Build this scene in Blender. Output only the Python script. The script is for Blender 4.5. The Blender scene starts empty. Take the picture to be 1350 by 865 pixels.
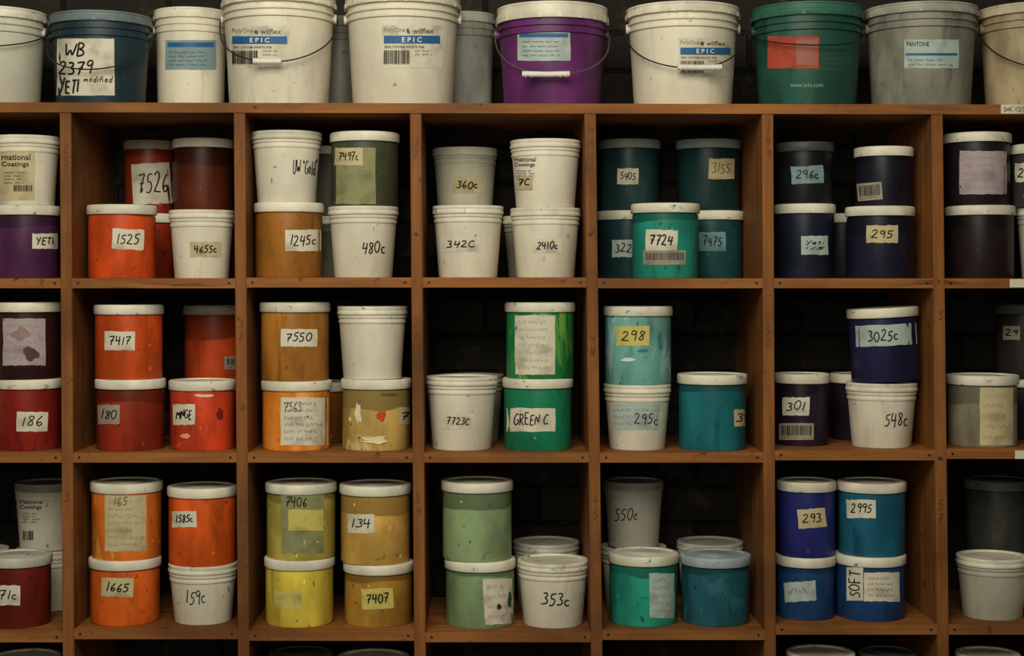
import bpy, math, random
from mathutils import Vector
random.seed(7)
S=0.00135; D=2.9; ZC=1.45; VX=640.0; HY=375.0
def WX(px,y=0.0): return (px-VX)*S*(D+y)/D
def WZ(py,y=0.0): return ZC+(HY-py)*S*(D+y)/D
def lin(c):
    o=[]
    for v in c[:3]:
        v=v/255.0
        o.append(v/12.92 if v<=0.04045 else ((v+0.055)/1.055)**2.4)
    return (o[0],o[1],o[2],1.0)
# ---------------------------------------------------------------- materials
def newmat(name):
    m=bpy.data.materials.new(name); m.use_nodes=True
    nt=m.node_tree; b=nt.nodes['Principled BSDF']
    return m,nt,b
def N(nt,t,**k):
    n=nt.nodes.new(t)
    for a,v in k.items(): setattr(n,a,v)
    return n
def mixrgb(nt,fac,a,b,blend='MIX'):
    n=N(nt,'ShaderNodeMix',data_type='RGBA',blend_type=blend)
    for s,v in ((n.inputs[0],fac),(n.inputs[6],a),(n.inputs[7],b)):
        if hasattr(v,'is_linked') or hasattr(v,'links'): nt.links.new(v,s)
        else: s.default_value=v
    return n.outputs[2]
def noise(nt,scale,detail=4,loc=(0,0,0),sc=(1,1,1),rough=0.55,dist=0.0):
    tc=N(nt,'ShaderNodeTexCoord'); mp=N(nt,'ShaderNodeMapping')
    mp.inputs['Location'].default_value=loc; mp.inputs['Scale'].default_value=sc
    nt.links.new(tc.outputs['Object'],mp.inputs['Vector'])
    n=N(nt,'ShaderNodeTexNoise'); n.inputs['Scale'].default_value=scale
    n.inputs['Detail'].default_value=detail; n.inputs['Roughness'].default_value=rough
    n.inputs['Distortion'].default_value=dist
    nt.links.new(mp.outputs[0],n.inputs['Vector'])
    return n.outputs['Fac']
def ramp(nt,src,lo,hi):
    m=N(nt,'ShaderNodeMapRange'); m.interpolation_type='SMOOTHSTEP'
    m.inputs['From Min'].default_value=lo; m.inputs['From Max'].default_value=hi
    nt.links.new(src,m.inputs['Value']); return m.outputs[0]
def scale_c(c,f): return tuple(min(255,max(0,v*f)) for v in c)
def mute(c):
    r,g,b=c[:3]
    if b>r*1.15 and b>g*1.1: b*=.87; g*=1.03; r*=1.05
    L=.3*r+.59*g+.11*b
    k=(L*1.06,L*1.0,L*.84)
    return tuple((v*.91+gg*.09) for v,gg in zip((r,g,b),k))
def body_mat(c,c2=None,amt=0.5,fill=None,H=0.13,rough=0.32):
    m,nt,b=newmat('plastic_body')
    c=mute(c)
    light=min(c)>140
    if c2 is not None: c2=mute(c2)
    loc=(random.uniform(-9,9),random.uniform(-9,9),random.uniform(-9,9))
    n1=noise(nt,14,3,loc,(1,1,0.5))
    col=mixrgb(nt,ramp(nt,n1,0.3,0.7),lin(scale_c(c,0.94 if light else .82)),lin(scale_c(c,1.03 if light else 1.10)))
    if c2 is not None:
        n2=noise(nt,20,5,loc,(1,1,0.45),0.6,1.2)
        col=mixrgb(nt,ramp(nt,n2,0.72-amt*0.4,0.82-amt*0.4),col,lin(c2))
    if fill is not None:
        tc=N(nt,'ShaderNodeTexCoord'); sp=N(nt,'ShaderNodeSeparateXYZ')
        nt.links.new(tc.outputs['Object'],sp.inputs[0])
        n3=noise(nt,9,2,loc)
        ad=N(nt,'ShaderNodeMath',operation='MULTIPLY_ADD'); ad.inputs[1].default_value=0.03
        nt.links.new(n3,ad.inputs[0]); nt.links.new(sp.outputs[2],ad.inputs[2])
        f=ramp(nt,ad.outputs[0],fill*H+0.013,fill*H+0.0165)
        col=mixrgb(nt,f,col,lin(scale_c(c,0.70)))
    n5=noise(nt,26,5,loc,(1,1,0.22),0.65,0.5)
    col=mixrgb(nt,ramp(nt,n5,0.52,0.74),col,lin(scale_c(c,0.90 if light else 0.70)))
    n4=noise(nt,75,4,loc)
    col=mixrgb(nt,ramp(nt,n4,0.66,0.78) if light else ramp(nt,n4,.62,.76),col,lin(scale_c(c,0.74 if light else .58)))
    nt.links.new(col,b.inputs['Base Color'])
    b.inputs['Roughness'].default_value=rough
    b.inputs['Specular IOR Level'].default_value=0.3
    return m
def lid_mat(c,sm):
    m,nt,b=newmat('lid_plastic')
    loc=(random.uniform(-9,9),random.uniform(-9,9),random.uniform(-9,9))
    n1=noise(nt,18,3,loc)
    col=mixrgb(nt,ramp(nt,n1,0.3,0.7),lin(scale_c(c,0.90)),lin(scale_c(c,1.04)))
    n2=noise(nt,42,5,loc,(1,1,1.6),0.65,0.6)
    col=mixrgb(nt,ramp(nt,n2,0.60,0.72),col,lin(sm))
    nt.links.new(col,b.inputs['Base Color']); b.inputs['Roughness'].default_value=0.5
    b.inputs['Specular IOR Level'].default_value=0.3
    return m
_cache={}
def paper(c):
    k=('p',c)
    if k not in _cache:
        m,nt,b=newmat('label_paper')
        n1=noise(nt,30,5)
        col=mixrgb(nt,ramp(nt,n1,0.42,0.74),lin(c),lin(scale_c(c,0.8)))
        nt.links.new(col,b.inputs['Base Color']); b.inputs['Roughness'].default_value=0.65
        b.inputs['Specular IOR Level'].default_value=0.15
        _cache[k]=m
    return _cache[k]
def flat(c,name='marker_ink',rough=0.5,metal=0.0):
    k=('f',c,name)
    if k not in _cache:
        m,nt,b=newmat(name); n1=noise(nt,60,2)
        col=mixrgb(nt,n1,lin(scale_c(c,0.9)),lin(scale_c(c,1.1)))
        nt.links.new(col,b.inputs['Base Color']); b.inputs['Roughness'].default_value=rough
        b.inputs['Metallic'].default_value=metal
        b.inputs['Specular IOR Level'].default_value=0.25
        _cache[k]=m
    return _cache[k]
def wood(name,axis,c1,c2):
    m,nt,b=newmat(name)
    sc={'x':(0.06,1,1),'z':(1,1,0.06),'y':(1,0.06,1)}[axis]
    n1=noise(nt,60,6,(3,1,2),sc,0.6,0.3)
    n2=noise(nt,3.0,4,(1,5,2))
    col=mixrgb(nt,ramp(nt,n1,0.3,0.72),lin(c1),lin(c2))
    col=mixrgb(nt,ramp(nt,n2,0.42,0.75),col,lin(scale_c(c1,0.74)))
    n3=noise(nt,35,4,(7,1,1),sc,0.7,0.2)
    col=mixrgb(nt,ramp(nt,n3,0.60,0.74),col,lin(scale_c(c1,0.42)))
    n6=noise(nt,45,5,(2,2,9))
    col=mixrgb(nt,ramp(nt,n6,0.62,0.74),col,lin(scale_c(c1,0.5)))
    nt.links.new(col,b.inputs['Base Color']); b.inputs['Roughness'].default_value=0.65
    b.inputs['Specular IOR Level'].default_value=0.2
    bp=N(nt,'ShaderNodeBump'); bp.inputs['Strength'].default_value=0.35; bp.inputs['Distance'].default_value=0.001
    nt.links.new(n1,bp.inputs['Height']); nt.links.new(bp.outputs[0],b.inputs['Normal'])
    return m
# ---------------------------------------------------------------- mesh builder
class B:
    def __init__(s): s.v=[]; s.f=[]; s.m=[]; s.mats=[]
    def mi(s,mat):
        if mat not in s.mats: s.mats.append(mat)
        return s.mats.index(mat)
    def add(s,vs,fs,mat):
        o=len(s.v); i=s.mi(mat); s.v+= [tuple(v) for v in vs]
        for f in fs: s.f.append(tuple(a+o for a in f)); s.m.append(i)
    def box(s,x0,x1,y0,y1,z0,z1,mat,dxt=0.0):
        c=.0012
        vs=[(x0,y0+c,z0),(x0+c,y0,z0),(x1-c,y0,z0),(x1,y0+c,z0),(x1,y1,z0),(x0,y1,z0)]
        vs+=[(x+dxt,y,z1) for x,y,_ in vs]
        s.add(vs,[(5,4,3,2,1,0),(6,7,8,9,10,11)]+[(i,(i+1)%6,6+(i+1)%6,6+i) for i in range(6)],mat)
    def lathe(s,prof,cx,cy,cz,seg=56):
        for k,(r,z,mat) in enumerate(prof):
            if k>0:
                r0,z0,_=prof[k-1]
                vs=[];fs=[]
                for j in range(seg):
                    a=2*math.pi*j/seg
                    vs.append((cx+r0*math.sin(a),cy-r0*math.cos(a),cz+z0)); vs.append((cx+r*math.sin(a),cy-r*math.cos(a),cz+z))
                for j in range(seg):
                    q=(j+1)%seg
                    fs.append((2*j,2*q,2*q+1,2*j+1))
                s.add(vs,fs,mat)
    def tube(s,pts,r,mat,seg=8):
        vs=[];fs=[];n=len(pts); P=[Vector(p) for p in pts]
        for i,p in enumerate(P):
            t=(P[min(i+1,n-1)]-P[max(i-1,0)]).normalized()
            up=Vector((0,0,1)) if abs(t.z)<0.9 else Vector((0,1,0))
            a=t.cross(up).normalized(); b=t.cross(a).normalized()
            for j in range(seg):
                w=2*math.pi*j/seg; vs.append(tuple(p+a*r*math.cos(w)+b*r*math.sin(w)))
        for i in range(n-1):
            for j in range(seg):
                q=(j+1)%seg; fs.append((i*seg+j,i*seg+q,(i+1)*seg+q,(i+1)*seg+j))
        fs.append(tuple(range(seg))); fs.append(tuple((n-1)*seg+j for j in range(seg)))
        s.add(vs,fs,mat)
    def obj(s,name,origin=(0,0,0),rot=(0,0,0),merge=True,smooth=True):
        me=bpy.data.meshes.new(name); o=Vector(origin)
        me.from_pydata([tuple(Vector(v)-o) for v in s.v],[],s.f)
        for m in s.mats: me.materials.append(m)
        me.polygons.foreach_set('material_index',s.m)
        import bmesh
        bm=bmesh.new(); bm.from_mesh(me)
        if merge: bmesh.ops.remove_doubles(bm,verts=bm.verts,dist=0.00004)
        bm.to_mesh(me); bm.free()
        if smooth:
            me.polygons.foreach_set('use_smooth',[True]*len(me.polygons))
            me.set_sharp_from_angle(angle=math.radians(38))
        me.update()
        ob=bpy.data.objects.new(name,me); ob.location=origin; ob.rotation_euler=rot
        bpy.context.collection.objects.link(ob); return ob
# ---------------------------------------------------------------- stroke handwriting
G={
'0':(.6,[[(.3,1),(.05,.8),(0,.4),(.2,0),(.45,.05),(.6,.5),(.5,.9),(.3,1)]]),
'1':(.25,[[(.16,1),(.1,0)]]),
'2':(.6,[[(.05,.8),(.25,1),(.5,.85),(.4,.5),(.0,.02),(.1,.04),(.6,.0)]]),
'3':(.52,[[(.05,.95),(.4,1),(.45,.75),(.2,.55),(.5,.4),(.45,.08),(.0,.05)]]),
'4':(.58,[[(.1,1),(.02,.42),(.1,.44),(.58,.5)],[(.45,.95),(.4,-.05)]]),
'5':(.55,[[(.15,.95),(.1,.55),(.4,.6),(.5,.3),(.3,0),(0,.05)],[(.15,.95),(.55,1)]]),
'6':(.52,[[(.4,1),(.1,.6),(.05,.2),(.25,0),(.5,.2),(.35,.45),(.08,.25)]]),
'7':(.58,[[(.0,.93),(.5,1),(.56,.97),(.3,.5),(.2,0)],[(.12,.48),(.5,.53)]]),
'8':(.5,[[(.45,.9),(.2,1),(.05,.78),(.4,.45),(.45,.12),(.2,0),(.03,.2),(.45,.7),(.45,.9)]]),
'9':(.52,[[(.5,.9),(.2,1),(.03,.7),(.25,.52),(.5,.75),(.5,.92),(.42,0)]]),
'c':(.42,[[(.4,.48),(.15,.55),(.0,.25),(.2,0),(.45,.08)]]),
'C':(.6,[[(.58,.85),(.3,1),(.02,.6),(.05,.15),(.3,0),(.6,.12)]]),
'A':(.6,[[(0,0),(.3,1),(.6,0)],[(.12,.35),(.5,.38)]]),
'B':(.55,[[(.05,0),(.05,1)],[(.05,1),(.45,.9),(.4,.6),(.08,.52),(.5,.4),(.5,.08),(.05,0)]]),
'D':(.55,[[(.05,0),(.05,1)],[(.05,1),(.5,.8),(.5,.2),(.05,0)]]),
'E':(.5,[[(.5,.98),(.05,.97),(.05,.96),(.05,.03),(.05,.02),(.5,0)],[(.05,.5),(.42,.53)]]),
'F':(.5,[[(.5,1),(.05,.97),(.05,.96),(.05,0)],[(.05,.5),(.42,.53)]]),
'G':(.62,[[(.58,.85),(.3,1),(.02,.6),(.05,.15),(.3,0),(.58,.12),(.6,.42),(.35,.42)]]),
'I':(.15,[[(.07,1),(.07,0)]]),
'L':(.45,[[(.05,1),(.05,.02),(.06,.01),(.48,0)]]),
'M':(.7,[[(0,0),(.08,1),(.35,.3),(.62,1),(.7,0)]]),
'N':(.55,[[(.03,0),(.05,1),(.5,.02),(.52,1)]]),
'O':(.6,[[(.3,1),(.02,.7),(.05,.2),(.3,0),(.58,.3),(.55,.8),(.3,1)]]),
'R':(.55,[[(.05,0),(.05,1)],[(.05,1),(.48,.88),(.4,.6),(.08,.5),(.52,0)]]),
'S':(.5,[[(.48,.88),(.2,1),(.03,.75),(.4,.45),(.45,.15),(.2,0),(0,.12)]]),
'T':(.55,[[(0,.97),(.55,1)],[(.28,.98),(.26,0)]]),
'U':(.55,[[(.03,1),(.05,.15),(.3,0),(.5,.2),(.52,1)]]),
'W':(.8,[[(0,1),(.18,0),(.4,.7),(.6,0),(.8,1)]]),
'Y':(.55,[[(0,1),(.28,.5)],[(.55,1),(.15,-.05)]]),
'H':(.5,[[(.03,1),(.03,0)],[(.47,1),(.47,0)],[(.03,.5),(.47,.52)]]),
'P':(.5,[[(.05,0),(.05,1),(.06,1),(.48,.85),(.4,.52),(.06,.46)]]),
'e':(.42,[[(.03,.3),(.4,.32),(.3,.55),(.08,.5),(.03,.15),(.2,0),(.42,.1)]]),
't':(.3,[[(.15,.9),(.13,.05),(.3,0)],[(0,.6),(.3,.62)]]),
'i':(.15,[[(.07,.5),(.07,0)],[(.07,.7),(.08,.76)]]),
'o':(.42,[[(.2,.52),(.02,.3),(.15,0),(.38,.15),(.35,.48),(.2,.52)]]),
'd':(.42,[[(.38,1),(.38,0)],[(.38,.4),(.15,.52),(.02,.2),(.2,0),(.38,.15)]]),
'f':(.3,[[(.35,.95),(.15,.9),(.13,0)],[(0,.5),(.3,.52)]]),
'l':(.15,[[(.08,1),(.06,0)]]),
'm':(.6,[[(.03,.5),(.05,0),(.06,.3),(.2,.52),(.28,.3),(.28,0),(.3,.3),(.45,.52),(.55,.3),(.56,0)]]),
'/':(.3,[[(.3,1),(0,0)]]),
'"':(.2,[[(.03,1),(.03,.8)],[(.15,1),(.15,.8)]]),
'-':(.35,[[(.02,.45),(.33,.47)]]),
' ':(.3,[]),
}
def chaikin(p,it=2):
    for _ in range(it):
        q=[p[0]]
        for a,b in zip(p[:-1],p[1:]):
            q.append((a[0]*.75+b[0]*.25,a[1]*.75+b[1]*.25)); q.append((a[0]*.25+b[0]*.75,a[1]*.25+b[1]*.75))
        q.append(p[-1]); p=q
    return p
def ribbon(b,pts,w,mapf,mat):
    n=len(pts)
    if n<2: return
    vs=[];fs=[]
    for i,(x,y) in enumerate(pts):
        a=pts[max(i-1,0)]; c=pts[min(i+1,n-1)]
        dx,dy=c[0]-a[0],c[1]-a[1]; L=math.hypot(dx,dy) or 1
        nx,ny=-dy/L*w/2,dx/L*w/2
        vs.append(mapf(x+nx,y+ny)); vs.append(mapf(x-nx,y-ny))
    for i in range(n-1): fs.append((2*i,2*i+1,2*i+3,2*i+2))
    b.add(vs,fs,mat)
def rotf(cx,cy,a):
    ca,sa=math.cos(a),math.sin(a)
    return lambda x,y:(cx+(x-cx)*ca-(y-cy)*sa, cy+(x-cx)*sa+(y-cy)*ca)
def handwrite(b,text,box,mapf,mat,w=1.7,rot=0,vert=False):
    x0,y0,x1,y1=box
    R=rotf((x0+x1)/2,(y0+y1)/2,math.radians(rot))
    items=[];cur=0
    for ch in text:
        gw,st=G.get(ch,G['o']); jy=random.uniform(-.08,.08); js=random.uniform(.9,1.1); sl=random.uniform(.04,.2)
        for s in st: items.append([(cur+(p[0]+p[1]*sl),p[1]*js+jy) for p in s])
        cur+=gw+.15
    tot=max(cur-.05,0.3)
    for s in items:
        pts=[]
        for (u,v) in chaikin(s,2):
            if vert: X=x0+(1-v)*(x1-x0); Y=y1-(u/tot)*(y1-y0)
            else: X=x0+u/tot*(x1-x0); Y=y1-v*(y1-y0)
            pts.append(R(X,Y))
        ribbon(b,pts,w*.88,mapf,mat)
def scribble(b,box,mapf,mat,lines=4,w=0.8,amp=0.35,rot=0):
    x0,y0,x1,y1=box; lh=(y1-y0)/lines
    R=rotf((x0+x1)/2,(y0+y1)/2,math.radians(rot))
    for i in range(lines):
        yb=y0+lh*(i+.5); x=x0+random.uniform(0,2); end=x1-random.uniform(0,(x1-x0)*.35)
        while x<end:
            wl=min(random.uniform(6,14),end-x); pts=[]
            k=max(3,int(wl/1.5))
            for j in range(k+1):
                pts.append(R(x+wl*j/k,yb+(lh*amp)*(random.uniform(.2,1)*(1 if j%2 else -1))))
            ribbon(b,pts,w,mapf,mat); x+=wl+random.uniform(2,4)
def rect(b,box,mapf,mat,rot=0,nx=10,ny=2,rag=0.0):
    x0,y0,x1,y1=box; R=rotf((x0+x1)/2,(y0+y1)/2,math.radians(rot)); vs=[];fs=[]
    for j in range(ny+1):
        for i in range(nx+1):
            x=x0+(x1-x0)*i/nx; y=y0+(y1-y0)*j/ny
            if rag and (i in(0,nx)or j in(0,ny)): x+=random.uniform(-rag,rag); y+=random.uniform(-rag,rag)
            vs.append(mapf(*R(x,y)))
    for j in range(ny):
        for i in range(nx):
            a=j*(nx+1)+i; fs.append((a,a+nx+1,a+nx+2,a+1))
    b.add(vs,fs,mat)
def blob(b,cx,cy,rx,ry,mapf,mat):
    n=14; vs=[mapf(cx,cy)]
    for i in range(n):
        a=2*math.pi*i/n; k=random.uniform(.55,1.1); vs.append(mapf(cx+rx*k*math.cos(a),cy+ry*k*math.sin(a)))
    b.add(vs,[(0,1+(i+1)%n,1+i) for i in range(n)],mat)
_fm={}
def fontmesh(text):
    if text in _fm: return _fm[text]
    cu=bpy.data.curves.new('t','FONT'); cu.body=text; cu.resolution_u=2; cu.offset=0.012
    ob=bpy.data.objects.new('t',cu); bpy.context.collection.objects.link(ob)
    bpy.context.view_layer.update()
    me=bpy.data.meshes.new_from_object(ob.evaluated_get(bpy.context.evaluated_depsgraph_get()))
    vs=[(v.co.x,v.co.y) for v in me.vertices]; fs=[tuple(p.vertices) for p in me.polygons]
    bpy.data.objects.remove(ob); bpy.data.curves.remove(cu); bpy.data.meshes.remove(me)
    xs=[v[0] for v in vs]; ys=[v[1] for v in vs]
    x0,x1,y0,y1=min(xs),max(xs),min(ys),max(ys)
    vs=[((x-x0)/(x1-x0),(y-y0)/(y1-y0)) for x,y in vs]
    _fm[text]=(vs,fs); return _fm[text]
def printtext(b,text,box,mapf,mat):
    vs,fs=fontmesh(text); x0,y0,x1,y1=box
    b.add([mapf(x0+u*(x1-x0),y1-v*(y1-y0)) for u,v in vs],fs,mat)
def barcode(b,box,mapf,mat,rot=0):
    x0,y0,x1,y1=box; x=x0; R=rotf((x0+x1)/2,(y0+y1)/2,math.radians(rot))
    while x<x1:
        w=random.choice([.6,.8,1.4]); f=lambda a,c:mapf(*R(a,c))
        rect(b,(x,y0,min(x+w,x1),y1),f,mat,0,1,1); x+=w+random.choice([.6,.9,1.3])
BLACK=flat((24,21,19)); GREYI=flat((98,90,80),'pencil_ink'); FAINT=flat((142,132,114),'faint_ink')
BLUEP=flat((40,90,140),'printed_blue'); REDP=flat((200,60,45),'red_paint'); GRN=flat((70,120,60),'printed_green')
PC={'w':(208,201,180),'b':(190,176,136),'y':(194,182,98),'p':(168,182,176),'v':(168,152,154),'d':(152,144,128),
    'g':(136,136,94),'t':(106,150,148),'r':(170,72,56),'s':(124,146,150),'k':(40,45,48),'m':(170,140,135)}
# ---------------------------------------------------------------- containers
def surface(xc,yc,zb,H,rad):
    def mk(off):
        def f(px,py):
            z=WZ(py,yc)-zb
            for _ in range(3):
                z=min(max(z,0.001),H); r=rad(z)+off
                lo,hi=-1.5,1.5
                for _ in range(22):
                    mid=(lo+hi)/2; y=yc-r*math.cos(mid); x=xc+r*math.sin(mid)
                    if VX+x/S*D/(D+y)<px: lo=mid
                    else: hi=mid
                th=(lo+hi)/2; y=yc-r*math.cos(th); z=WZ(py,y)-zb
            z=min(max(z,0.001),H)
            return (xc+r*math.sin(th),yc-r*math.cos(th),zb+z)
        return f
    return mk
def draw_labels(b,mk,labs):
    for i,L in enumerate(labs):
        kind=L[0]
        m1=mk(0.0004+0.0003*i); m2=mk(0.0008+0.0003*i); m3=mk(0.0012+0.0003*i)
        if kind=='t':
            _,box,text,col=L[:4]; rot=L[4] if len(L)>4 else 0; w=L[5] if len(L)>5 else 1.8
            if col: rect(b,box,m1,paper(PC[col]),rot,rag=0.6)
            x0,y0,x1,y1=box; ix=(x1-x0)*(.14 if col else 0); iy=(y1-y0)*(.25 if col else 0)
            lines=text.split('\n'); lh=(y1-y0-2*iy)/len(lines)
            for k,t in enumerate(lines):
                handwrite(b,t,(x0+ix,y0+iy+lh*k+(2 if k else 0),x1-ix,y0+iy+lh*(k+1)-1),m2,BLACK,w,rot)
        elif kind=='v':
            _,box,text,col=L[:4]; rect(b,box,m1,paper(PC[col]))
            x0,y0,x1,y1=box; handwrite(b,text,(x0+4,y0+4,x1-4,y1-4),m2,BLACK,1.9,0,True)
        elif kind=='s':
            _,box,n,col=L[:4]; rot=L[4] if len(L)>4 else 0; mt=L[5] if len(L)>5 else FAINT
            if col: rect(b,box,m1,paper(PC[col]),rot,ny=4,rag=0.6)
            x0,y0,x1,y1=box; scribble(b,(x0+4,y0+4,x1-4,y1-4),m2,mt,n,0.8,0.3,rot)
        elif kind=='r':
            rect(b,L[1],m1,paper(PC[L[2]]),L[3] if len(L)>3 else 0,ny=3,rag=0.5)
        elif kind=='bar':
            rect(b,L[1],m1,paper(PC[L[2]]),L[3] if len(L)>3 else 0)
            x0,y0,x1,y1=L[1]; barcode(b,(x0+3,y0+3,x1-3,y1-6),m2,BLACK,L[3] if len(L)>3 else 0)
            scribble(b,(x0+3,y1-5,x1-3,y1-1),m2,GREYI,1,.7,.3,L[3] if len(L)>3 else 0)
        elif kind=='blob':
            _,cx,cy,rx,ry,c=L; blob(b,cx,cy,rx,ry,m2,flat(mute(c),'paint_smear'))
        elif kind=='print': printtext(b,L[2],L[1],m2,L[3] if len(L)>3 else BLACK)
        elif kind=='lines': scribble(b,L[1],m2,GREYI,L[2],0.7,0.25)
        elif kind=='bcode': barcode(b,L[1],m2,BLACK)
        elif kind=='rect': rect(b,L[1],m2,L[2],0,6,1)
        elif kind=='print3': printtext(b,L[2],L[1],m3,L[3])
WLID=(220,214,194); DL=(130,128,118)
def can(k,cx,w,top,c,labs=(),yc=0.085,zb=0.0,c2=None,amt=0.4,lid=WLID,tilt=0,fill='r',smudge=None,H=None,lidh=13):
    R=w/2*S*(D+yc)/D; X=WX(cx,yc)
    if H is None:
        ye=yc+R if top>HY else yc-R
        H=WZ(top,ye)-zb
    u=S
    b=B()
    if fill=='r': fill=random.uniform(.55,.95) if (k=='j' and random.random()<.5) else None
    bm=body_mat(c,c2,amt,fill,H,rough=0.4 if k=='j' else 0.5)
    lm=lid_mat(lid,smudge or (scale_c(c,.75) if k=='j' and random.random()<.5 else scale_c(lid,.58)))
    if k=='j':
        rb=.955*R; hb=H-lidh*u
        prof=[(.0,0.002,bm),(rb*.90,0.002,bm),(rb*.93,0,bm),(rb*.975,0.0,bm),(rb,.003,bm),(rb,hb-2*u,bm),(rb*.975,hb-1.5*u,bm),(rb*.975,hb+1*u,bm)]
        prof+=[(R*.985,hb+.2*u,lm),(R,hb+1.5*u,lm),(R,H-2.2*u,lm),(R*.985,H-.8*u,lm),(R*.96,H,lm),(R*.86,H,lm),(R*.84,H-1.6*u,lm),(R*.4,H-1.6*u,lm),(R*.38,H-1.0*u,lm),(0.0,H-1.0*u,lm)]
        rad=lambda z:rb
    else:
        r0=.82*R; r1=.93*R; hb=H-23*u
        prof=[(.0,.003,bm),(r0*.88,.003,bm),(r0*.9,0,bm),(r0*.98,0,bm),(r0,.002,bm),(r1,hb,bm),
              (.955*R,hb+.6*u,bm),(.96*R,hb+3*u,bm),(.945*R,hb+4*u,bm),(.945*R,hb+7*u,bm),(.972*R,hb+7.6*u,bm),(.975*R,hb+10*u,bm),(.955*R,hb+10.8*u,bm),(.955*R,hb+12.5*u,bm)]
        h2=H-11*u
        prof+=[(R*.99,h2,lm),(R,h2+1*u,lm),(R,h2+3.6*u,lm),(R*.985,h2+4.6*u,lm),(R*.985,H-4.5*u,lm),(R*.998,H-3.4*u,lm),(R*.99,H-.8*u,lm),(R*.97,H,lm),(R*.86,H,lm),(R*.84,H-2.2*u,lm),(0.0,H-2.2*u,lm)]
        rad=lambda z:r0+(r1-r0)*min(max(z/hb,0),1)
    b.lathe(prof,X,yc,zb)
    sf=surface(X,yc,zb,H-lidh*u,rad)
    m0=sf(0.0003); ytp=HY-(zb+H-ZC)/S*D/(D+yc-R)+(lidh+9)*1.0; ybt=HY-(zb-ZC)/S*D/(D+yc-R)
    for _ in range(random.choice([0,1,2,3,4]) if k=='j' else random.choice([0,0,1,2,3])):
        px=cx+random.uniform(-.38,.38)*w; py=random.uniform(ytp,ybt-6)
        dark=random.random()<.6
        cc=scale_c(mute(c),.6 if dark else 1.25) if k=='j' else random.choice([(160,148,120),(140,128,104),(180,140,110),(165,162,150)])
        blob(b,px,py,random.uniform(.8,2.4),random.uniform(.8,4.5),m0,flat(tuple(int(v) for v in cc),'dried_smear'))
    draw_labels(b,sf,labs)
    name='lidded_ink_jar' if k=='j' else 'lidded_plastic_tub'
    lift=R*abs(math.sin(math.radians(tilt)))
    ob=b.obj(name,(X,yc,zb+0),(0,math.radians(tilt),0))
    ob.location.z+=lift
    return zb+H, ob
def stack(zb,cans,yc=0.085):
    z=zb
    for c in cans:
        c=dict(c); z,_=can(yc=c.pop('yc',yc),zb=z+0.0003,**c)
def pail(cx,w,top,c,labs=(),yc=0.125,zb=0,lid=WLID,lidh=14,grip=None,wire=True,gripc=(215,212,200),rb=.85,c2=None,amt=.3,gy=None,wcol=(60,58,55)):
    zb+=.0002
    R=w/2*S*(D+yc)/D; X=WX(cx,yc); H=WZ(top,yc-R)-zb; u=S; b=B()
    bm=body_mat(c,c2,amt,None,H,.45); lm=lid_mat(lid,scale_c(lid,.7))
    l=lidh*u
    prof=[(0,.004,bm),(rb*.93*R,.004,bm),(rb*.95*R,0,bm),(rb*.985*R,0,bm),(rb*R,.003,bm),(.93*R,H-l-20*u,bm),
      (.965*R,H-l-19*u,bm),(.965*R,H-l-16*u,bm),(.94*R,H-l-15.5*u,bm),(.94*R,H-l-10*u,bm),(.975*R,H-l-9.5*u,bm),(.975*R,H-l-7*u,bm),(.945*R,H-l-6.5*u,bm),(.945*R,H-l+1*u,bm),
      (R*.99,H-l,lm),(R,H-l+1*u,lm),(R,H-l*.55,lm),(R*.98,H-l*.5,lm),(R*.98,H-3.5*u,lm),(R*.99,H-3*u,lm),(R*.985,H-.8*u,lm),(R*.965,H,lm),(R*.9,H,lm),(R*.88,H-6*u,lm),(0,H-6*u,lm)]
    hb=H-l-20*u
    rad=lambda z:R*(rb+(.93-rb)*min(max(z/hb,0),1))
    b.lathe(prof,X,yc,zb,72)
    for i in range(18):
        a=2*math.pi*i/18+.1
        p=[(X+R*1.004*math.sin(a+d),yc-R*1.004*math.cos(a+d),zb+H-l+zz) for zz in(0,l*.4) for d in(-.03,.03)]
        q=[(X+R*.97*math.sin(a+d),yc-R*.97*math.cos(a+d),zb+H-l+zz) for zz in(0,l*.4) for d in(-.03,.03)]
        b.add(p+q,[(0,1,3,2),(4,6,7,5),(0,4,5,1),(2,3,7,6),(0,2,6,4),(1,5,7,3)],lm)
    ze=zb+H-l-13*u
    for sg in(-1,1):
        b.tube([(X+sg*.93*R,yc,ze),(X+sg*1.0*R,yc,ze)],.009,bm,14)
    if wire:
        gz=WZ(gy if gy else 85,yc-R)-0; rho=R*1.015
        wm=flat(wcol,'bail_wire',.4,.6); pts=[]
        for i in range(41):
            th=-math.pi/2+math.pi*i/40
            pts.append((X+rho*math.sin(th),yc-(rho+.004)*math.cos(th),ze-(ze-gz)*max(math.cos(th),0)**.8))
        b.tube(pts,.0014,wm,6)
        if grip:
            g0,g1=grip; gm=flat(gripc,'grip_plastic'); f=surface(X,yc,zb,H,lambda z:rho+.004)(0.004)
            a=Vector(f(g0,gy)); c3=Vector(f(g1,gy)); ym=min(a.y,c3.y,yc-rho-.007)
            cxm=(a.x+c3.x)/2; hl=(c3.x-a.x)/2
            P=[(cxm+hl*t,ym,gz+.001*abs(t)) for t in(-1,-.97,-.5,0,.5,.97,1)]
            b.tube(P,.0052,gm,12)
            for t in(-.85,-.6,.6,.85): b.tube([(cxm+hl*t-.001,ym,gz),(cxm+hl*t+.001,ym,gz)],.0062,gm,12)
    draw_labels(b,surface(X,yc,zb,hb+12*u,rad),labs)
    return b.obj('lidded_plastic_pail',(X,yc,zb))
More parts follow.
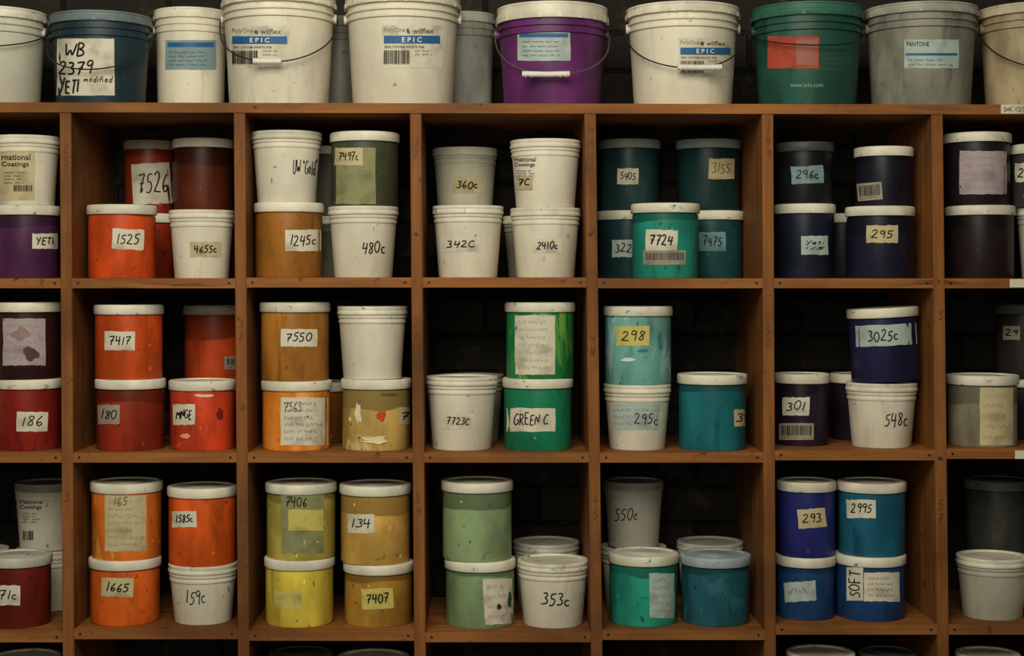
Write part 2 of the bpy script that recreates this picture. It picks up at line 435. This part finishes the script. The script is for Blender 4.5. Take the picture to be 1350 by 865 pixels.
# ---------------------------------------------------------------- shelving
DEP=0.33
Hw=wood('shelf_wood_horizontal','x',(124,76,36),(156,100,50)); Vw=wood('shelf_wood_upright','z',(114,69,33),(142,90,45))
top_x=[-372,-142,86,315.5,548,778,1012,1235.5,1465,1695]; bot_x=[-370,-139,90,321,553.5,786.5,1015.5,1243.5,1472,1702]
def ux(i,py): return top_x[i]+(bot_x[i]-top_x[i])*(py-141)/699.
sh=B(); T=13*S; HT=7.6
fl_py=HY+ZC/S
for i in range(len(top_x)):
    xb=WX(ux(i,fl_py)); xt=WX(ux(i,147))
    sh.box(xb-HT*S,xb+HT*S,0,DEP,0.0,WZ(148),Vw,xt-xb)
def b0(px): return 135+3.0*px/1350
sx=WX(-384);ex=WX(1707)
zz0,zz1=WZ(b0(-384)),WZ(b0(1707))
vs=[(sx,-.002,zz0-T),(ex,-.002,zz1-T),(ex,DEP,zz1-T),(sx,DEP,zz0-T),(sx,-.002,zz0),(ex,-.002,zz1),(ex,DEP,zz1),(sx,DEP,zz0)]
sh.add(vs,[(0,3,2,1),(4,5,6,7),(0,1,5,4),(1,2,6,5),(2,3,7,6),(3,0,4,7)],Hw)
BR={1:[367,367,367,366,366,367,367,367,367],2:[597,597,597,597,597,597,594,592,592],3:[834,834,830,832,834,831,824,824,824],
    4:[1066]*9,5:[1300]*9}
nail=flat((30,26,24),'nail_head')
for r,row in BR.items():
    for c,py in enumerate(row):
        x0=WX(ux(c,py)+HT-1); x1=WX(ux(c+1,py)-HT+1)
        sh.box(x0,x1,.001,DEP-.001,WZ(py)-T,WZ(py),Hw)
        for xx in(x0+.012,x1-.012):
            sh.tube([(xx,.0007,WZ(py)-T*.5),(xx,.0012,WZ(py)-T*.5)],.0025,nail,10)
def fm(px,py): return (WX(px),-.0006,WZ(py))
pen=flat((80,40,22),'pencil_mark')
for cx,cy,t in [(548,180,'37'),(549,418,'38'),(551,652,'39'),(317,185,'31'),(318,420,'32'),(780,165,'43'),(782,440,'44'),(785,655,'45'),(1013,180,'49'),(1013,430,'50'),(88,190,'25'),(88,650,'3'),(1240,410,'5'),(1240,660,'57')]:
    for j,ch in enumerate(t): handwrite(sh,ch,(cx-3.5,cy+j*17,cx+3,cy+j*17+12),fm,pen,.9)
def fm2(px,py): return (WX(px),-.0026,WZ(py))
rect(sh,(1319,138,1352,150),fm2,paper(PC['w']));handwrite(sh,'DNIC 1025',(1323,141,1350,147),lambda x,y:(WX(x),-.003,WZ(y)),BLACK,.8)
for r,(a,bb) in {1:(1331,368),2:(1338,594)}.items():
    rect(sh,(a,bb,a+30,bb+11),fm,paper(PC['w']));
sh.obj('wooden_cubby_shelving_unit',merge=False,smooth=False)
def bz(r,c): return WZ(BR[r][c+1])
# ---------------------------------------------------------------- top pails
W=(216,209,190)
def zt(cx): return zz0+(zz1-zz0)*((WX(cx)-sx)/(ex-sx))
WP=flat((225,225,220),'white_print')
def will(x,y,s=1.0):
    return [('r',(x-1,y-1,x+80*s,y+56*s),'w'),('print',(x+2,y+2,x+30*s,y+10*s),'PolyOne',FAINT),('print',(x+40*s,y+3,x+68*s,y+10*s),'wilflex',GREYI),
      ('blob',x+34*s,y+7*s,3,3.5,(60,95,70)),('rect',(x+2,y+13*s,x+76*s,y+23*s),BLUEP),('print3',(x+26*s,y+15*s,x+52*s,y+21.5*s),'E P I C',WP),
      ('print',(x+3,y+26*s,x+56*s,y+29*s),'EPIC SYSTEM WHITE INK',GREYI),('bcode',(x+2,y+32*s,x+36*s,y+50*s)),('lines',(x+42*s,y+30*s,x+72*s,y+40*s),2)]
pail(-8,138,6,(188,185,170),zb=zt(0),gy=62)
pail(133,134,12,(30,50,72),[('r',(75,51,151,126),'w'),('t',(84,58,112,76),'WB',None,0,2.6),('t',(77,80,122,99),'2379',None,0,2.6),('t',(78,105,104,123),'YETI',None,0,2.6),('t',(110,100,148,109),'modified',None,0,1.2)],zb=zt(133),lid=(105,118,122),gy=92)
pail(252,98,8,W,[('r',(218,53,285,92),'s'),('rect',(221,56,282,62),BLUEP),('lines',(222,66,280,88),4)],yc=.212,zb=zt(252),wire=False,rb=.88)
pail(368,152,-14,W,will(304,35,.98),zb=zt(368),grip=(334,371),gy=82)
pail(531,154,-13,W,will(504,34)+[('blob',552,3,3,2,(190,60,50)),('blob',520,110,3,2,(170,160,140))],zb=zt(531),wire=False)
pail(449,80,20,(96,96,84),yc=.248,zb=zt(449),wire=False,lid=(110,110,98))
pail(612,84,14,(146,147,138),yc=.25,zb=zt(612),wire=False,lid=(156,156,144))
pail(728,148,0,(98,40,100),[('r',(682,41,752,80),'p'),('rect',(685,44,749,49),BLUEP),('lines',(688,52,745,76),4)],zb=zt(728),lidh=22,grip=(688,751),gy=99,wcol=(120,110,110))
pail(900,150,0,W,will(895,51,.9),zb=zt(900),grip=(893,950),gy=90)
pail(1064,148,0,(32,80,68),[('r',(1012,48,1080,90),'r'),('rect',(1050,52,1078,86),flat((150,88,76),'faded_print')),('lines',(1085,60,1120,95),5),('print',(1042,109,1085,115),'www.inks.com',flat((120,150,135),'pale_print'))],zb=zt(1064),lidh=18,lid=(52,98,82),wire=True,gy=60,wcol=(40,60,55))
pail(1214,148,0,(128,127,116),[('r',(1192,52,1264,90),'p'),('print',(1195,55,1225,61),'PANTONE',BLACK),('rect',(1194,70,1262,73),BLUEP),('lines',(1196,76,1258,88),2)],zb=zt(1214),wire=False,lid=(162,160,147))
pail(1366,150,0,(170,152,120),zb=zt(1366),gy=92,lid=(184,174,150))
pail(1526,148,2,W,zb=zt(1526),wire=False); pail(-170,148,2,W,zb=zt(-170),gy=80)
pail(1648,84,20,(150,60,40),zb=zt(1648),wire=False); pail(-315,120,10,(70,70,110),zb=zt(-315),wire=False)
# ---------------------------------------------------------------- jars & tubs
def J(cx,w,top,c,labs=(),**k): return dict(k='j',cx=cx,w=w,top=top,c=c,labs=labs,**k)
def U(cx,w,top,labs=(),c=W,**k): return dict(k='u',cx=cx,w=w,top=top,c=c,labs=labs,**k)
BK=.228
def intl(x,y,s=1):
    return [('print',(x,y,x+38*s,y+8*s),'rnational',BLACK),('print',(x,y+10*s,x+36*s,y+18*s),'Coatings',BLACK),('lines',(x+2,y+22*s,x+36*s,y+40*s),4)]
OR=(212,72,22)
# Row 1
z=bz(1,0); stack(z,[J(35,88,270,(76,36,88),[('t',(43,308,76,328),'YETI','w')]),U(35,88,177,[('r',(0,200,46,264),'b')]+intl(2,203)+[('bcode',(18,244,42,252))])])
z=bz(1,1)
stack(z,[J(161,91,269,OR,[('t',(148,302,190,329),'1525','w',3)])])
stack(z,[U(266,86,276,[('t',(250,319,292,339),'4655c','b')],c2=(190,150,120),amt=.12)])
stack(z,[J(199,66,281,(146,42,20)),J(197,67,184,(146,44,26),[('t',(174,215,230,269),'7526','w',-3,2.2)],lid=(150,130,112))],.25)
stack(z,[J(272,79,282,(110,46,24)),J(268,80,181,(88,34,18))],.215)
z=bz(1,2)
stack(z,[J(381,92,266,(150,94,32),[('t',(376,303,423,331),'1245c','w')]),U(378,93,171,[('t',(386,212,418,232),'UW "Gold"',None,0,1.3)],lid=(205,200,184))])
stack(z,[U(479,93,271,[('t',(477,318,508,335),'480c',None,0,1.8)],smudge=(130,110,60)),J(481,92,172,(72,76,56),[('s',(443,195,495,269),8,'g'),('t',(441,195,478,218),'7497c','b',0,1.5)],yc=.09,fill=None)])
stack(z,[U(438,82,285,c=(110,108,92)),U(436,82,192,c=(90,88,74))],BK+.005)
z=bz(1,3)
stack(z,[U(617,94,270,[('t',(581,312,634,332),'342C','w')])]); stack(z,[U(719,93,273,[('t',(702,314,741,334),'2410c','w')]),U(719,94,182,intl(678,207,.75)+[('t',(680,232,702,250),'7C','b')],c2=(170,168,152),amt=.12)])
stack(z,[U(616,86,284),U(613,86,193,[('t',(596,233,636,255),'360c','b',0,2)],c=(190,187,168))],BK); stack(z,[U(704,82,284,c=(160,158,144))],BK)
z=bz(1,4)
stack(z,[J(877,91,267,(28,130,112),[('t',(851,303,893,331),'7724','w',2,2.4),('bar',(848,330,904,349),'d')])])
stack(z,[J(829,84,277,(24,62,68),[('t',(807,316,837,339),'322','p')]),J(830,82,182,(32,64,68),[('t',(814,222,842,243),'5405','w',0,1.5)],lid=(150,158,150))],BK)
stack(z,[J(938,84,277,(22,74,80),[('t',(922,306,957,331),'7475','t')]),J(934,86,182,(20,50,62),[('t',(934,209,968,236),'3155','b',0,1.0)],lid=(150,162,155))],BK)
z=bz(1,5)
stack(z,[J(1061,80,268,(24,30,60),[('t',(1056,311,1092,336),'Yeti\n1/5','p',0,1.2)]),J(1061,77,186,(22,26,34),[('t',(1043,219,1086,242),'296c','s',-3)],lid=(62,64,62))],.10)
stack(z,[J(1160,90,271,(26,28,58),[('t',(1142,297,1184,320),'295','b')]),J(1165,77,192,(24,24,46),[('bar',(1130,241,1163,264),'d',-5)],yc=.1)])
stack(z,[J(1110,80,281,(30,30,54))],BK+.01)
z=bz(1,6)
stack(z,[J(1292,90,270,(34,20,26)),J(1288,88,173,(32,22,28),[('s',(1265,199,1327,256),5,'v')],fill=None)])
stack(z,[U(1384,86,272,c=(180,178,165)),J(1375,84,188,(64,60,60),[('t',(1338,215,1362,240),'25','w')])])
# Row 2
z=bz(2,0); stack(z,[J(38,88,496,(138,30,20),[('t',(22,543,63,569),'186','w')]),J(35,92,398,(54,22,22),[('s',(4,420,60,482),5,'v'),('blob',28,440,16,10,(142,112,110)),('blob',40,466,12,12,(80,54,56))])])
z=bz(2,1)
stack(z,[J(172,92,496,(146,42,22),[('t',(129,534,158,559),'180','d')]),J(170,91,401,(214,76,24),[('t',(138,437,178,462),'7417','w')])])
stack(z,[J(267,88,498,(214,64,30),[('t',(228,533,257,560),'MNGE','w'),('blob',268,522,14,3,(225,190,170)),('blob',290,545,5,9,(120,30,20)),('blob',245,575,8,4,(235,150,110))],c2=(226,118,74),amt=.38)])
stack(z,[J(283,84,498,(150,50,20)),J(284,84,402,(200,68,26),[('bar',(296,470,316,487),'d')],lid=(160,148,130))],BK)
z=bz(2,2)
stack(z,[J(391,93,498,(226,128,36),[('s',(370,524,433,587),6,'w',0,GREYI),('t',(374,530,398,544),'7563',None,0,1.0)],c2=(238,158,66),amt=.5),J(389,93,398,(174,110,38),[('t',(370,434,418,457),'7550','w')])])
stack(z,[J(420,84,500,(140,84,30))],BK)
stack(z,[J(496,93,496,(196,162,84),[('t',(526,537,542,560),'7','b'),('blob',503,548,7,8,(200,60,30)),('blob',472,545,5,16,(215,205,170)),('blob',512,520,14,2.5,(100,88,66)),('blob',495,580,20,6,(216,200,150))],c2=(216,198,140),amt=.45),U(491,93,403)])
z=bz(2,3)
stack(z,[U(609,95,493,[('t',(583,545,625,566),'7723C','w',0,1.6)])]); stack(z,[U(622,86,491,c=(150,148,134),lid=(165,162,148))],BK)
stack(z,[J(709,93,495,(20,126,88),[('t',(668,538,732,569),'GREEN C','w',0,1.8)],fill=None),J(712,93,398,(28,132,70),[('s',(679,416,732,494),7,'w',0,FAINT)],c2=(104,170,60),amt=.5)])
z=bz(2,4)
stack(z,[U(840,89,503,[('s',(803,532,875,567),3,'p'),('t',(836,545,868,560),'295c',None,0,1.4)]),J(841,91,403,(96,156,174),[('t',(813,430,856,456),'298','y'),('blob',828,474,10,3,(190,215,220)),('blob',848,462,8,2,(60,110,140)),('blob',870,450,4,15,(60,112,146))],c2=(150,190,194),amt=.45)])
stack(z,[J(939,92,490,(22,104,134),[('t',(968,540,982,562),'3','b')])])
z=bz(2,5)
stack(z,[J(1057,72,490,(34,26,52),[('t',(1031,524,1067,548),'301','w'),('bar',(1027,558,1073,580),'d')])],.12)
stack(z,[J(1130,72,490,(32,26,48))],BK)
stack(z,[U(1162,93,501,[('t',(1166,545,1197,563),'548c',None,0,1.6)]),J(1168,93,407,(30,30,78),[('r',(1131,430,1212,458),'p'),('t',(1147,437,1187,452),'3025c',None,-1,1.9)],tilt=-3.0,fill=None)])
z=bz(2,6)
stack(z,[J(1295,93,491,(146,140,118),[('s',(1292,511,1336,587),5,'b')])])
stack(z,[J(1366,80,495,(50,44,44)),J(1350,76,401,(44,40,42),[('t',(1322,430,1345,448),'29','d')],lid=(80,78,74))],BK-.02)
stack(z,[J(1402,90,500,(60,110,140))])
# Row 3
z=bz(3,0)
stack(z,[J(25,86,723,(106,28,18),[('t',(-6,772,27,798),'71c','w')],lid=(190,186,172))]); stack(z,[U(62,82,716),U(60,80,630,intl(26,658,.8)+[('bcode',(30,700,44,712))],lid=(135,135,122))],BK)
stack(z,[U(-30,82,716,c=(120,118,108))],BK)
z=bz(3,1)
stack(z,[J(165,94,725,(216,92,24),[('t',(134,762,176,787),'1665','b',2,2.0)]),J(167,94,628,(224,112,32),[('s',(138,653,193,727),7,'b'),('t',(150,656,168,668),'165',None,0,.9)],c2=(236,164,60),amt=.4)])
stack(z,[U(268,91,733,[('t',(245,779,271,797),'159c',None,0,1.6)]),J(267,92,634,(226,86,22),[('t',(227,674,259,695),'1585c','w')],fill=None)])
z=bz(3,2)
stack(z,[J(395,93,725,(218,192,64),[('r',(361,779,398,803),'y')],fill=None),J(397,94,629,(182,166,72),[('s',(371,651,427,729),6,'g'),('t',(376,655,405,669),'7406',None,0,1.5),('r',(380,672,426,700),'y')],c2=(196,186,110),amt=.3)])
stack(z,[J(499,93,731,(178,130,48),[('t',(477,776,519,803),'7407','y',-3,2.0)]),J(495,95,631,(222,172,80),[('t',(458,678,494,703),'134','w')],c2=(228,196,120),amt=.3)])
z=bz(3,3)
stack(z,[J(633,94,727,(124,150,108),[('s',(638,763,676,823),4,'w',-3),('blob',658,800,4,5,(40,50,40)),('blob',672,790,3,12,(30,60,40))]),J(629,95,627,(136,160,114))])
stack(z,[U(729,95,729,[('t',(714,782,751,799),'353c',None,0,2.0)])]); stack(z,[U(720,88,706,lid=(195,191,177))],BK+.01)
z=bz(3,4)
stack(z,[J(848,93,720,(32,146,126),[('s',(856,756,889,815),5,'p')])])
stack(z,[U(835,88,712),U(835,80,628,[('t',(810,671,841,688),'550c',None,0,1.6)],c=(190,187,174),lid=(150,150,140),c2=(150,150,138),amt=.15)],BK)
stack(z,[J(943,93,722,(28,86,118),c2=(40,98,132),amt=.4,lid=(160,174,180))]); stack(z,[U(936,88,706,lid=(190,188,176))],BK+.01)
z=bz(3,5)
stack(z,[J(1062,79,724,(24,66,138),[('s',(1034,767,1076,793),1,'p',-4,BLACK)]),J(1063,78,628,(36,40,130),[('t',(1052,671,1089,696),'293','b',-4)])])
stack(z,[J(1147,93,721,(24,64,140),[('v',(1116,748,1138,792),'SOFT','w'),('s',(1139,755,1186,793),4,'w',0,GREYI)],fill=None),J(1149,90,628,(24,90,140),[('t',(1116,659,1155,683),'2995','w')])])
z=bz(3,6)
stack(z,[U(1308,93,724,c=(170,167,152))]); stack(z,[J(1320,86,722,(60,60,56)),J(1315,86,626,(62,62,58),lid=(98,98,92),fill=None)],BK-.01)
stack(z,[U(1404,90,728),J(1400,90,632,(60,40,70))])
# Row 4 and lower rows, side columns
z=bz(4,0); stack(z,[J(35,88,960,(60,60,140)),U(35,90,854)],.07)
z=bz(4,1); stack(z,[J(165,90,960,(70,30,60))])
z=bz(4,2); stack(z,[J(397,88,960,(90,110,50)),J(397,86,850,(60,80,40),lid=(90,100,60))],.12); stack(z,[U(492,96,960),U(492,97,854)],.07)
z=bz(4,3); stack(z,[J(620,90,965,(120,30,60)),]); stack(z,[U(720,90,965)])
z=bz(4,4); stack(z,[J(850,90,960,(40,120,120))])
z=bz(4,5); stack(z,[J(1082,88,955,(40,50,120)),U(1082,90,849)],.07); stack(z,[J(1172,78,955,(40,50,60)),J(1170,76,850,(50,60,60),lid=(90,95,95))],.10)
z=bz(4,6); stack(z,[U(1300,88,955),U(1302,84,851)],.07)
pal=[(120,40,30),(200,80,30),(30,90,130),(40,120,80),(200,170,70),(60,30,80),(190,188,175)]
for c,xs in ((-1,(-310,-205)),(7,(1532,1632))):
    for r in (1,2,3,4):
        base={1:367,2:596,3:830,4:1066}[r]; z=bz(r,c)
        for q in xs:
            stack(z,[J(q,90,base-96,random.choice(pal)),U(q,90,base-192)])
for r in (1,2,3,4):
    stack(bz(r,0),[J(-78,90,{1:367,2:596,3:830,4:1066}[r]-96,random.choice(pal)),U(-78,90,{1:367,2:596,3:830,4:1066}[r]-192)])
for c in (0,1,2,3,4,5,6):
    z=bz(5,c); x0=ux(c+1,1200)
    for q in (x0+62,x0+166): stack(z,[J(q,90,1205,random.choice(pal))])
# ---------------------------------------------------------------- room
def plane(name,vs,mat):
    b=B(); b.add(vs,[(0,1,2,3)],mat); return b.obj(name,merge=False,smooth=False)
m,nt,bs=newmat('dark_painted_brick')
tc=N(nt,'ShaderNodeTexCoord'); mp=N(nt,'ShaderNodeMapping'); mp.inputs['Rotation'].default_value=(math.radians(90),0,0)
nt.links.new(tc.outputs['Object'],mp.inputs['Vector'])
br=N(nt,'ShaderNodeTexBrick'); br.inputs['Scale'].default_value=1.0; br.inputs['Brick Width'].default_value=.21; br.inputs['Row Height'].default_value=.075
br.inputs['Mortar Size'].default_value=.006; br.inputs['Mortar Smooth'].default_value=.3
br.inputs['Color1'].default_value=lin((44,40,34)); br.inputs['Color2'].default_value=lin((35,33,29)); br.inputs['Mortar'].default_value=lin((24,23,20))
nt.links.new(mp.outputs[0],br.inputs['Vector'])
n1=noise(nt,25,6); col=mixrgb(nt,ramp(nt,n1,.55,.8),br.outputs['Color'],lin((70,62,50)))
nt.links.new(col,bs.inputs['Base Color']); bs.inputs['Roughness'].default_value=.9; bs.inputs['Specular IOR Level'].default_value=.1
ad=N(nt,'ShaderNodeMath',operation='MULTIPLY_ADD'); ad.inputs[1].default_value=.5; nt.links.new(n1,ad.inputs[0])
inv=N(nt,'ShaderNodeMath',operation='SUBTRACT'); inv.inputs[0].default_value=1; nt.links.new(br.outputs['Fac'],inv.inputs[1]); nt.links.new(inv.outputs[0],ad.inputs[2])
bp=N(nt,'ShaderNodeBump'); bp.inputs['Distance'].default_value=.004; nt.links.new(ad.outputs[0],bp.inputs['Height']); nt.links.new(bp.outputs[0],bs.inputs['Normal'])
y=DEP+.012
plane('wall_back',[(-3,y,0),(3,y,0),(3,y,2.9),(-3,y,2.9)],m)
plane('floor',[(-3,-4,0),(3,-4,0),(3,y,0),(-3,y,0)],flat((88,84,78),'concrete_floor',.7))
# ---------------------------------------------------------------- light
def area(name,loc,tgt,sx_,sy_,e,col):
    l=bpy.data.lights.new(name,'AREA'); l.shape='RECTANGLE'; l.size=sx_; l.size_y=sy_; l.energy=e; l.color=col
    o=bpy.data.objects.new(name,l); o.location=loc
    o.rotation_euler=(Vector(tgt)-Vector(loc)).to_track_quat('-Z','Y').to_euler(); bpy.context.collection.objects.link(o)
area('ceiling_lamp',(-0.28,-1.9,2.6),(-.1,0,1.3),1.6,1.1,47,(1.0,.94,.77))
area('front_fill_light',(-0.4,-3.5,1.75),(0,0,1.3),1.2,1.0,16,(1.0,.97,.80))  # added frontal fill to brighten shaded lids low in the shelves, no real window
w=bpy.data.worlds.new('World'); bpy.context.scene.world=w; w.use_nodes=True
w.node_tree.nodes['Background'].inputs[0].default_value=(.85,1,.85,1); w.node_tree.nodes['Background'].inputs[1].default_value=.045
cam=bpy.data.cameras.new('Camera'); co=bpy.data.objects.new('Camera',cam); bpy.context.collection.objects.link(co)
co.location=(0,-D,ZC); co.rotation_euler=(math.radians(90),0,0)
cam.sensor_width=36; cam.lens=36*D/(1350*S); cam.shift_x=(675-VX)/1350; cam.shift_y=-(432.5-HY)/1350
bpy.context.scene.camera=co
try:
    bpy.context.scene.view_settings.view_transform='Standard'; bpy.context.scene.view_settings.look='None'
except Exception as e: print(e)
print('objects',len(bpy.data.objects))
